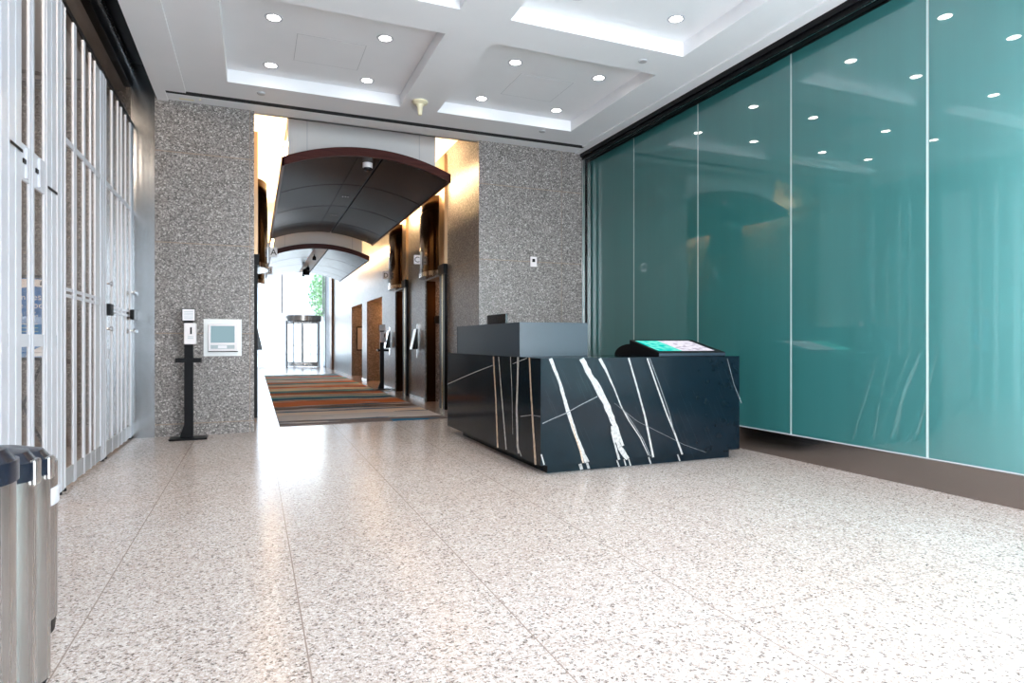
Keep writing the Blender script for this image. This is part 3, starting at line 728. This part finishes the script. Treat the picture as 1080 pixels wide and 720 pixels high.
# wall display board on the left granite block
t = thing('wall_terminal', 'white framed display panel with pale blue screen on the left granite wall', 'wall panel', (-.375, YB, 1.25))
mb = MB(); mb.box(-.60, -.15, YB - .018, YB, 1.01, 1.49); obj('backboard', mb, 'board_white', t, bevel=.004)
mb = MB(); mb.box(-.545, -.205, YB - .05, YB - .018, 1.075, 1.425); tt = obj('display_unit', mb, 'plastic_white', t, bevel=.006)
mb = MB(); mb.box(-.545, -.195, YB - .045, YB - .018, 1.065, 1.075); obj('lower_lip', mb, 'black_plastic', tt)
MATS_SC = emit('pale_screen', (.45, .66, .74), .55)
mb = MB(); mb.box(-.515, -.235, YB - .053, YB - .049, 1.185, 1.40); obj('screen_glass', mb, 'pale_screen', tt)
mb = MB(); mb.box(-.515, -.235, YB - .053, YB - .049, 1.105, 1.155); obj('button_strip', mb, 'ink_grey', tt)
mb = MB(); mb.box(-.43, -.325, YB - .055, YB - .052, 1.112, 1.148); obj('name_label', mb, 'paper_white', tt)
t = thing('wall_switch', 'small white key switch plate on the right granite wall', 'switch', (4.055, YB, 2.45))
mb = MB(); mb.box(4.0, 4.11, YB - .014, YB, 2.37, 2.53); obj('plate', mb, 'plastic_white', t, bevel=.004)
mb = MB(); mb.box(4.03, 4.075, YB - .022, YB - .012, 2.445, 2.495); obj('key_switch', mb, 'black_plastic', t)

# ------------------------------------------------------------------ carpet
mb = MB(); mb.box(.335, 2.79, 9.4, 23.6, 0, .012); tag(obj('striped_carpet', mb, 'carpet', None, (1.65, 16.5, 0)), 'long carpet runner with grey, rust and blue stripes along the corridor', 'carpet')

# ------------------------------------------------------------------ corridor canopies
AX, HC, SG = 1.60, 1.235, .26
RAD = (HC * HC + SG * SG) / (2 * SG)
def arc(x, z0): return z0 + SG - RAD + math.sqrt(max(0, RAD * RAD - (x - AX) ** 2))
def strip(mb, xa, xb, ya, yb, z0, th, n=18):
    xs_ = [xa + (xb - xa) * i / n for i in range(n + 1)]
    lo = [(x, arc(x, z0)) for x in xs_]; hi = [(x, arc(x, z0) + th) for x in xs_][::-1]
    m = len(lo)
    poly = lo + hi
    vs = [(p[0], ya, p[1]) for p in poly] + [(p[0], yb, p[1]) for p in poly]
    k = len(poly); fs = []
    for i in range(m - 1):
        j = 2 * m - 1 - i
        fs.append((i, i + 1, j - 1, j)); fs.append((k + i, k + j, k + j - 1, k + i + 1))
    for i in range(k): fs.append((i, k + i, k + (i + 1) % k, (i + 1) % k))
    mb.add(vs, fs)
ZA = 3.69
def canopy(y0, y1, z0, label, cuts, extra):
    t = thing('arched_canopy', label, 'canopy', (AX, (y0 + y1) / 2, z0))
    mb = MB(); strip(mb, AX - HC, AX + HC, y0, y0 + .05, z0 - .01, .125, 36); obj('front_fascia', mb, 'red_wood', t, smooth=30, label='red-brown wooden front edge of the canopy')
    mb = MB(); strip(mb, AX - HC, AX + HC, y0 + .05, y1, z0 + .035, .05, 36); obj('backing_shell', mb, 'black_metal', t, smooth=30)
    ys_ = [y0 + .05] + cuts + [y1]
    for i in range(len(ys_) - 1):
        ya, yb = ys_[i] + .018, ys_[i + 1] - .018
        mb = MB(); strip(mb, AX - HC, 1.425, ya, yb, z0, .045, 20); obj('soffit_panel', mb, 'dark_wood', t, smooth=30)
        mb = MB(); strip(mb, 1.80, AX + HC, ya, yb, z0, .045, 20); obj('soffit_panel', mb, 'dark_wood', t, smooth=30)
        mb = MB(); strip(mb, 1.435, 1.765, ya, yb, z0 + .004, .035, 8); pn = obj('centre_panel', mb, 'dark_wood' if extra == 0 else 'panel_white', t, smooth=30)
        if extra == 0 and i in (1, 2):
            for dx in (-.05, 0, .05):
                mb = MB(); mb.lathe([(0, -.012), (.012, -.012), (.016, .006)], (1.60 + dx, (ya + yb) / 2, arc(1.6, z0)), 12); obj('indicator', mb, 'chrome', pn)
    for sx in (-1, 1):
        xe = AX + sx * HC
        mb = MB(); mb.box(min(xe, xe - sx * .03), max(xe, xe - sx * .03), y0, y1, z0 - .012, z0 + .12); obj('edge_trim', mb, 'red_wood', t)
    return t
c1 = canopy(9.36, 16.34, ZA, 'dark wood arched canopy at the corridor mouth with red-brown front edge', [11.22, 13.08, 14.92], 0)
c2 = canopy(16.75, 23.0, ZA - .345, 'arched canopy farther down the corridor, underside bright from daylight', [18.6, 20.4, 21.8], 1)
def bulkhead(y0, y1, z0, z1, n):
    xs_ = [.46 + 2.2 * q / 16 for q in range(17)]
    mb = MB(); mb.prism([(x, arc(x, z0) + .095) for x in xs_] + [(2.66, z1), (.46, z1)], 1, y0, y1)
    mb.mi = 1
    for x in (.72, 2.40): mb.box(x - .006, x + .006, y0 - .002, y0, arc(x, z0) + .1, z1)
    struct(n, mb, ['panel_white', 'grey_plastic'])
bulkhead(9.62, 16.2, ZA, CZ, 'trim_7')
bulkhead(16.86, 22.9, ZA - .345, CZ, 'trim_8')
for y0, y1, z in ((9.85, 16.0, ZA + .12), (17.15, 22.7, ZA - .345 + .12)):
    for sx, nm in ((-1, 'left'), (1, 'right')):
        x = .443 if sx < 0 else 2.677
        mb = MB(); mb.box(x - .016, x + .016, y0, y1, z + .33, z + .36)
        lab = 'warm cove light on the %s edge of the %s canopy' % (nm, 'nearer' if y0 < 12 else 'farther')
        tag(obj('cove_light', mb, 'cove_glow', None, (x, (y0 + y1) / 2, z + .33)), lab, 'cove light')
# small fittings under the canopies
zc1 = arc(1.61, ZA)
t = thing('dome_camera', 'white dome camera under the nearer canopy front', 'camera', (1.62, 9.75, zc1))
mb = MB(); mb.lathe([(.075, 0), (.075, -.06), (.07, -.075)], (1.62, 9.75, zc1), 28); obj('housing', mb, 'plastic_white', t, smooth=40)
mb = MB(); mb.lathe([(.066, -.07)] + [(.066 * math.cos(q * PI / 16), -.075 - .055 * math.sin(q * PI / 16)) for q in range(9)], (1.62, 9.75, zc1), 28); obj('dome', mb, 'black_gloss', t, smooth=60)
zc2 = arc(1.6, ZA - .345)
for x, y, r, lab in ((1.53, 17.95, .05, 'small black track spotlight at the front of the farther canopy'), (1.57, 20.6, .05, 'small black track spotlight behind the larger one under the farther canopy'), (1.56, 21.2, .11, 'largest black round spotlight under the farther canopy'), (1.57, 22.6, .05, 'black spotlight at the far end of the farther canopy')):
    t = thing('spotlight', lab, 'spotlight', (x, y, zc2))
    mb = MB(); mb.tube((x, y, zc2 - .001), (x, y, zc2 - .07), .012); obj('stem', mb, 'black_metal', t)
    mb = MB(); mb.lathe([(r * .5, -.05), (r, -.09), (r, -.09 - 1.5 * r), (r * .85, -.095 - 1.5 * r)], (x, y, zc2), 20); obj('lamp_head', mb, 'black_metal', t, smooth=40)

# ------------------------------------------------------------------ lift lobby portals: bronze pilaster, half-round bronze hood, flag sign, call panel
def half_col(mb, side, xw, yc, ry, dep, z0, z1, n=28, t0=0):
    prof = [(xw + side * dep * math.sin(PI * i / n), yc - ry * math.cos(PI * i / n)) for i in range(n + 1)]
    mb.prism(prof, 2, z0, z1)
def portal(side, y0, lab, letter, first):
    """side -1: on the right wall (bulges towards -X); side +1: on the left wall"""
    xw = CX1 if side < 0 else CX0
    yc = y0 + .96
    t = thing('bronze_hood', lab + ' bulging over the lift lobby', 'wall hood', (xw, yc, 2.42))
    mb = MB(); half_col(mb, side, xw, yc, .60, .215, 2.50, 3.86); obj('shell', mb, 'bronze', t, smooth=30)
    mb = MB(); half_col(mb, side, xw, yc, .61, .225, 2.42, 2.50); obj('bottom_disc', mb, 'steel' , t, smooth=30)
    xa, xb = sorted((xw, xw + side * .055))
    mb = MB(); mb.box(xa, xb, y0 + .0, y0 + .34, 2.55, 4.50); obj('side_band', mb, 'bronze_tan', t)
    xa, xb = sorted((xw, xw + side * .075))
    mb = MB(); mb.box(xa, xb, y0 - .01, y0 + .36, 2.40, 2.57); obj('head_block', mb, 'black_metal', t)
    xa, xb = sorted((xw, xw + side * .05))
    mb = MB(); mb.box(xa, xb, y0 + .0, y0 + .12, 0, 2.40); mb.mi = 1; mb.box(xa, xb, y0 + .12, y0 + .20, 0, 2.40); mb.mi = 0; mb.box(xa, xb, y0 + .2, y0 + .34, 0, 2.40); obj('jamb', mb, ['black_metal', 'brass'], t)
    # light strip at the far edge
    # flag sign
    xo = xw + side * .217
    f = thing('lift_sign', ('white square sign lettered %s' % letter) + (' on the right-hand wall' if side < 0 else ' on the left-hand wall') + (' nearest the lobby' if first else ' farther down the corridor'), 'sign', (xo, yc, 2.57))
    xa, xb = sorted((xo, xo + side * -.03)); 
    xa, xb = sorted((xo + side * .005, xo + side * .035))
    mb = MB(); mb.box(xa, xb, yc - .02, yc + .04, 2.57, 2.90); obj('bracket', mb, 'grey_plastic', f)
    xa, xb = sorted((xo + side * .035, xo + side * .155))
    mb = MB(); mb.box(xa, xb, yc - .015, yc + .015, 2.66, 2.83); pl = obj('plate', mb, 'paper_white', f)
    text_obj('letter', letter, 'black_plastic', .15, pl, ((xa + xb) / 2, yc - .0165, 2.692), (1, 0, 0), (0, 0, 1), .001, 'CENTER')
def call_panel(side, y, lab):
    xw = CX1 if side < 0 else CX0
    t = thing('call_panel', lab, 'call panel', (xw, y, 1.2))
    s = side
    xa, xb = sorted((xw, xw + s * .03))
    mb = MB(); mb.box(xa, xb, y - .035, y + .035, .86, 1.56); obj('mounting_bar', mb, 'chrome', t)
    mb = MB(); mb.prism([(xw + s * .03, 1.04), (xw + s * .15, 1.04), (xw + s * .06, 1.46), (xw + s * .03, 1.46)], 1, y - .10, y + .10); obj('wedge', mb, 'black_gloss', t, bevel=.004)
    mb = MB(); mb.prism([(xw + s * .15, 1.04), (xw + s * .158, 1.04), (xw + s * .068, 1.46), (xw + s * .06, 1.46)], 1, y - .10, y + .10); obj('face_plate', mb, 'chrome', t)
portal(-1, 10.60, 'nearest right-hand bronze half-round hood', 'C', True)
portal(-1, 13.62, 'second right-hand bronze half-round hood', 'D', False)
portal(1, 10.60, 'nearest left-hand bronze half-round hood', 'A', True)
portal(1, 13.62, 'second left-hand bronze half-round hood', 'B', False)
call_panel(-1, 12.72, 'chrome and black wedge call panel on the nearer right-hand pier')
call_panel(-1, 15.55, 'chrome and black wedge call panel on the second right-hand pier')
call_panel(1, 12.72, 'black wedge call panel on the left-hand corridor wall edge')
# dark bronze inner jamb of second lobby, black sign box in the first
mb = MB(); mb.box(CX1 + .02, CX1 + .20, 12.10, 12.149, 0, 2.40); tag(obj('bronze_jamb', mb, 'bronze', None, (CX1 + .1, 12.12, 0)), 'dark bronze jamb strip on the far side of the first lift lobby opening', 'door jamb')
mb = MB(); mb.box(CX1 + .02, CX1 + .9, 14.94, 14.999, 0, 2.40); tag(obj('bronze_jamb', mb, 'bronze', None, (CX1 + .4, 14.97, 0)), 'dark bronze lining on the far side of the second lift lobby opening', 'door jamb')
mb = MB(); mb.box(3.33, 3.45, 12.05, 12.149, 1.56, 1.71); tag(obj('sign_box', mb, 'black_plastic', None, (3.39, 12.1, 1.56), bevel=.004), 'small black box on granite inside the first lift lobby opening', 'box')
t = thing('directory_board', 'dark framed directory board inside the farthest wall opening', 'directory board', (3.5, 22.25, 1.25))
mb = MB(); mb.box(3.32, 3.62, 22.24, 22.299, .88, 1.72); obj('frame', mb, 'black_metal', t); mb = MB(); mb.box(3.345, 3.62, 22.235, 22.241, .92, 1.68); obj('face', mb, 'grey_plastic', t)
mb = MB(); mb.box(3.06, CX1, 27.6, 28.2, 0, 3.95); tag(obj('wood_panel', mb, 'brown_wood', None, (3.1, 27.9, 0), bevel=.004), 'tall brown wooden panel on the right wall near the glass entrance', 'wall panel')

# ------------------------------------------------------------------ entrance glazing at the far end
YE = 31.0
def frame_rect(mb, x0, x1, z0, z1, w=.06, d=.08, y=YE):
    mb.box(x0, x0 + w, y - d / 2, y + d / 2, z0, z1); mb.box(x1 - w, x1, y - d / 2, y + d / 2, z0, z1)
    mb.box(x0 + w, x1 - w, y - d / 2, y + d / 2, z0, z0 + w); mb.box(x0 + w, x1 - w, y - d / 2, y + d / 2, z1 - w, z1)
for k, (x0, x1, z0, z1) in enumerate(((0, 1.2, 2.5, 4.5), (1.2, 3.05, 2.5, 4.5), (0, 1.2, 4.5, 6.6), (1.2, 3.05, 4.5, 6.6), (3.05, 3.15, 0, 6.6))):
    mb = MB(); frame_rect(mb, x0, x1, z0, z1, .03); mb.mi = 1; mb.box(x0 + .03, x1 - .03, YE - .006, YE + .006, z0 + .03, z1 - .03)
    struct('window_%d' % (k + 8), mb, ['aluminium_white', 'facade_glass'])
t = thing('glass_door', 'glass swing door left of the revolving door at the far entrance', 'door', (.6, YE, 0))
mb = MB(); frame_rect(mb, .22, .95, 0, 2.36, .05); mb.box(.22, .95, YE - .05, YE + .05, .0, .18); mb.box(.22, .95, YE - .07, YE + .05, 2.30, 2.42); obj('frame', mb, 'steel', t)
mb = MB(); mb.box(.27, .90, YE - .006, YE + .006, .18, 2.30); obj('pane', mb, 'facade_glass', t)
mb = MB(); mb.tube((.55, YE - .09, .9), (.55, YE - .09, 1.5), .016); mb.tube((.55, YE - .09, .95), (.55, YE, .95), .01); mb.tube((.55, YE - .09, 1.45), (.55, YE, 1.45), .01); obj('handle', mb, 'steel', t)
mb = MB(); mb.box(0, .22, YE - .006, YE + .006, 0, 2.5); mb.box(.95, 1.2, YE - .006, YE + .006, 0, 2.5); struct('window_13', mb, 'facade_glass')
RC = (2.12, YE, 0); RR = .83
t = thing('revolving_door', 'steel framed revolving door at the bright far entrance', 'door', RC)
mb = MB(); mb.lathe([(RR + .03, 2.16), (RR + .03, 2.42), (0, 2.42)], RC, 40); mb.lathe([(0, 2.16), (RR + .03, 2.16)], RC, 40); obj('drum_header', mb, 'steel', t, smooth=30)
for a0 in (PI * .83, -PI * .17):
    mb = MB(); mb.lathe([(RR, 0), (RR, 2.16)], RC, 12, a0, a0 + PI * .34); obj('curved_wall', mb, 'facade_glass', t, smooth=40)
    for a in (a0, a0 + PI * .34):
        mb = MB(); p = (RC[0] + RR * math.cos(a), RC[1] + RR * math.sin(a)); mb.box(p[0] - .03, p[0] + .03, p[1] - .03, p[1] + .03, 0, 2.16); obj('post', mb, 'grey_plastic', t)
for k in range(4):
    a = PI / 4 + k * PI / 2 + .2; c, s_ = math.cos(a), math.sin(a)
    def wp(r, z, o): return (RC[0] + r * c - o * s_, RC[1] + r * s_ + o * c, z)
    def slab(mb, r0, r1, z0, z1, h):
        vs = [wp(r, z, o) for z in (z0, z1) for o in (-h, h) for r in (r0, r1)]
        mb.add(vs, [(0, 2, 3, 1), (4, 5, 7, 6), (0, 1, 5, 4), (2, 6, 7, 3), (0, 4, 6, 2), (1, 3, 7, 5)])
    mb = MB(); slab(mb, .03, .80, .03, .24, .02); slab(mb, .03, .80, 2.04, 2.14, .02); slab(mb, .76, .80, .24, 2.04, .02); slab(mb, .03, .06, .24, 2.04, .02)
    lf = obj('door_leaf', mb, 'steel', t)
    mb = MB(); slab(mb, .06, .76, .24, 2.04, .004); obj('leaf_glass', mb, 'facade_glass', lf)
    mb = MB(); slab(mb, .15, .70, 1.0, 1.03, .045); obj('push_bar', mb, 'steel', lf)

# ------------------------------------------------------------------ outdoors beyond the entrance
mb = MB(); mb.box(-30, 40, CYE + .3, 80, -.15, -.02); struct('ground_outside', mb, 'concrete_pale')
mb = MB(); mb.box(-30, 40, -60, YF - .2, -.15, -.02); struct('ground_street', mb, 'concrete_pale')
t = thing('office_building', 'pale office building outside, seen faintly through the far glazing', 'building', (0, 66, 0))
mb = MB(); mb.box(-14, 6.5, 62, 74, 0, 16); obj('facade', mb, 'building_pale', t)
for r in range(3):
    for c in range(9):
        x = -8 + c * 1.55; mb = MB(); mb.box(x, x + 1.0, 61.95, 62.0, 4.8 + r * 3.2, 6.2 + r * 3.2); obj('window', mb, 'building_glass', t)
def tree(x, y, h, r, label, seed):
    rnd = random.Random(seed)
    t = thing('street_tree', label, 'tree', (x, y, 0))
    mb = MB(); mb.tube((x, y, 0), (x + .1, y, h * .55), .13, 12, .07)
    for k in range(6):
        a = k * 1.05; mb.tube((x + .1, y, h * .5), (x + .1 + r * .6 * math.cos(a), y + r * .6 * math.sin(a), h * (.75 + .05 * (k % 3))), .05, 8, .015)
    obj('trunk', mb, 'bark', t)
    mb = MB()
    for k in range(2600):
        while True:
            p = [rnd.uniform(-1, 1) for _ in range(3)]
            if sum(q * q for q in p) < 1: break
        cpos = Vector((x + p[0] * r, y + p[1] * r, h * .74 + p[2] * h * .3))
        u = Vector([rnd.uniform(-1, 1) for _ in range(3)]).normalized(); w = u.orthogonal().normalized()
        s_ = rnd.uniform(.06, .13)
        mb.add([cpos - u * s_, cpos + w * s_ * .5, cpos + u * s_, cpos - w * s_ * .5], [(0, 1, 2, 3)])
    obj('foliage', mb, 'leaf_green', t)
tree(4.1, 38.5, 5.4, 1.15, 'green street tree outside behind the revolving door, right', 3)

# ------------------------------------------------------------------ steel bins at the left edge
def slim_bin(x, y, w, d, h, label, lidtype):
    t = thing('waste_bin', label, 'bin', (x, y, 0), 'steel bins by the folding doors')
    mb = MB(); mb.stadium(x, y, w, d, .02, h); obj('body', mb, 'steel_bin', t, smooth=40)
    mb = MB(); mb.stadium(x, y, w * .96, d * .96, 0, .02); obj('plinth', mb, 'black_plastic', t, smooth=40)
    mb = MB()
    mb.stadium(x, y, w * 1.03, d * 1.03, h, h + .055, top=1.0); mb.stadium(x, y, w * 1.0, d * 1.0, h + .055, h + .085, top=.9); mb.stadium(x, y, w * .9, d * .9, h + .085, h + .10, top=.62)
    obj('lid', mb, 'navy_plastic', t, smooth=50)
    if lidtype:
        mb = MB(); mb.box(x + w * .42, x + w * .525, y - .03, y + .03, h - .02, h + .06); obj('lid_catch', mb, 'steel', t, bevel=.006)
    return t
slim_bin(-.80, 2.03, .42, .275, .83, 'nearest steel bin with a navy blue lid at the left edge', False)
slim_bin(-.84, 2.36, .42, .25, .775, 'second steel bin from the viewer, navy lid with a steel catch', True)
slim_bin(-.88, 2.665, .42, .225, .735, 'third steel bin from the viewer, just before the ringed drum bin', True)
t = thing('drum_bin', 'round steel drum bin with a bright band and black foot', 'bin', (-.975, 3.12, 0))
cxd, cyd, rd = -.975, 3.12, .215
mb = MB(); mb.lathe([(rd, .06), (rd, .53)], (cxd, cyd, 0), 40); mb.lathe([(rd, .60), (rd, .70), (rd - .02, .705), (rd - .02, .66), (0, .655)], (cxd, cyd, 0), 40); obj('drum', mb, 'steel_bin', t, smooth=40)
mb = MB(); mb.lathe([(rd + .004, .53), (rd + .006, .535), (rd + .006, .595), (rd + .004, .60)], (cxd, cyd, 0), 40); obj('band', mb, 'aluminium_white', t, smooth=40)
mb = MB(); mb.lathe([(rd - .01, 0), (rd - .004, .06)], (cxd, cyd, 0), 40); obj('foot', mb, 'black_plastic', t, smooth=40)

# ------------------------------------------------------------------ light
W = bpy.data.worlds.new('sky'); S.world = W; W.use_nodes = True
nt = W.node_tree; nt.nodes.clear()
out = nt.nodes.new('ShaderNodeOutputWorld'); bg = nt.nodes.new('ShaderNodeBackground')
tc = nt.nodes.new('ShaderNodeTexCoord'); sp = nt.nodes.new('ShaderNodeSeparateXYZ'); rp = nt.nodes.new('ShaderNodeValToRGB')
rp.color_ramp.elements[0].position = 0; rp.color_ramp.elements[0].color = (.86, .92, 1, 1)
rp.color_ramp.elements[1].position = .6; rp.color_ramp.elements[1].color = (.62, .80, 1, 1)
nt.links.new(tc.outputs['Generated'], sp.inputs[0]); nt.links.new(sp.outputs[2], rp.inputs['Fac']); nt.links.new(rp.outputs['Color'], bg.inputs['Color'])
bg.inputs['Strength'].default_value = 4.0
nt.links.new(bg.outputs[0], out.inputs[0])
def area(name, loc, rot, sx, sy, energy, color, portal=False):
    li = bpy.data.lights.new(name, 'AREA'); li.shape = 'RECTANGLE'; li.size = sx; li.size_y = sy; li.energy = energy; li.color = color
    if portal: li.cycles.is_portal = True
    o = bpy.data.objects.new(name, li); COL.objects.link(o); o.location = loc; o.rotation_euler = rot
    return o
area('street_daylight', (3.3, YF + .05, 2.05), (PI / 2, 0, 0), 3.1, 4.0, 400, (.90, .95, 1))
area('entrance_daylight', (1.6, YE - 1.3, 3.4), (-PI / 2, 0, 0), 2.8, 5.6, 100, (.88, .95, 1))
def point(name, loc, e, col, r=.1):
    li = bpy.data.lights.new(name, 'POINT'); li.energy = e; li.color = col; li.shadow_soft_size = r
    o = bpy.data.objects.new(name, li); COL.objects.link(o); o.location = loc
for x, y, e in ((4.0, 11.2, 12), (3.9, 14.2, 7), (4.1, 17.8, 50), (4.1, 21.0, 44)): point('lobby_lamp', (x, y, 2.1), e, (1, .45, .17))
for y in (11.56, 14.58):
    for x in (CX1 - .1, CX0 + .1): point('hood_lamp', (x, y, 4.05), 6, (1, .62, .28), .14)
area('glass_backlight', (5.80, .8, 1.6), (0, PI / 2, 0), 2.6, 2.6, 185, (.90, .98, 1))
point('poster_fill', (-2.3, 4.4, 4.5), 75, (1, .86, .72), .15)  # added fill without a fixture, brightens the poster behind the glass
area('shop_lamp', (-3.2, 6.0, 4.85), (.35, 0, 0), 2.5, 4, 150, (1, .80, .62))

# ------------------------------------------------------------------ camera, colour
cam = bpy.data.cameras.new('camera'); co = bpy.data.objects.new('camera', cam); COL.objects.link(co)
co.location = (0, 0, CAMZ); co.rotation_euler = (PI / 2, 0, -TH)
cam.sensor_width = 36; cam.sensor_fit = 'HORIZONTAL'; cam.lens = FPX / 1080 * 36; cam.clip_start = .02; cam.clip_end = 300
S.camera = co
vs = S.view_settings
vs.view_transform = 'Standard'; vs.look = 'None'; vs.gamma = 1; vs.use_curve_mapping = False; vs.exposure = 0.4
S.cycles.use_denoising = True
S.cycles.sample_clamp_indirect = 8
S.cycles.max_bounces = 10
S.cycles.transparent_max_bounces = 16
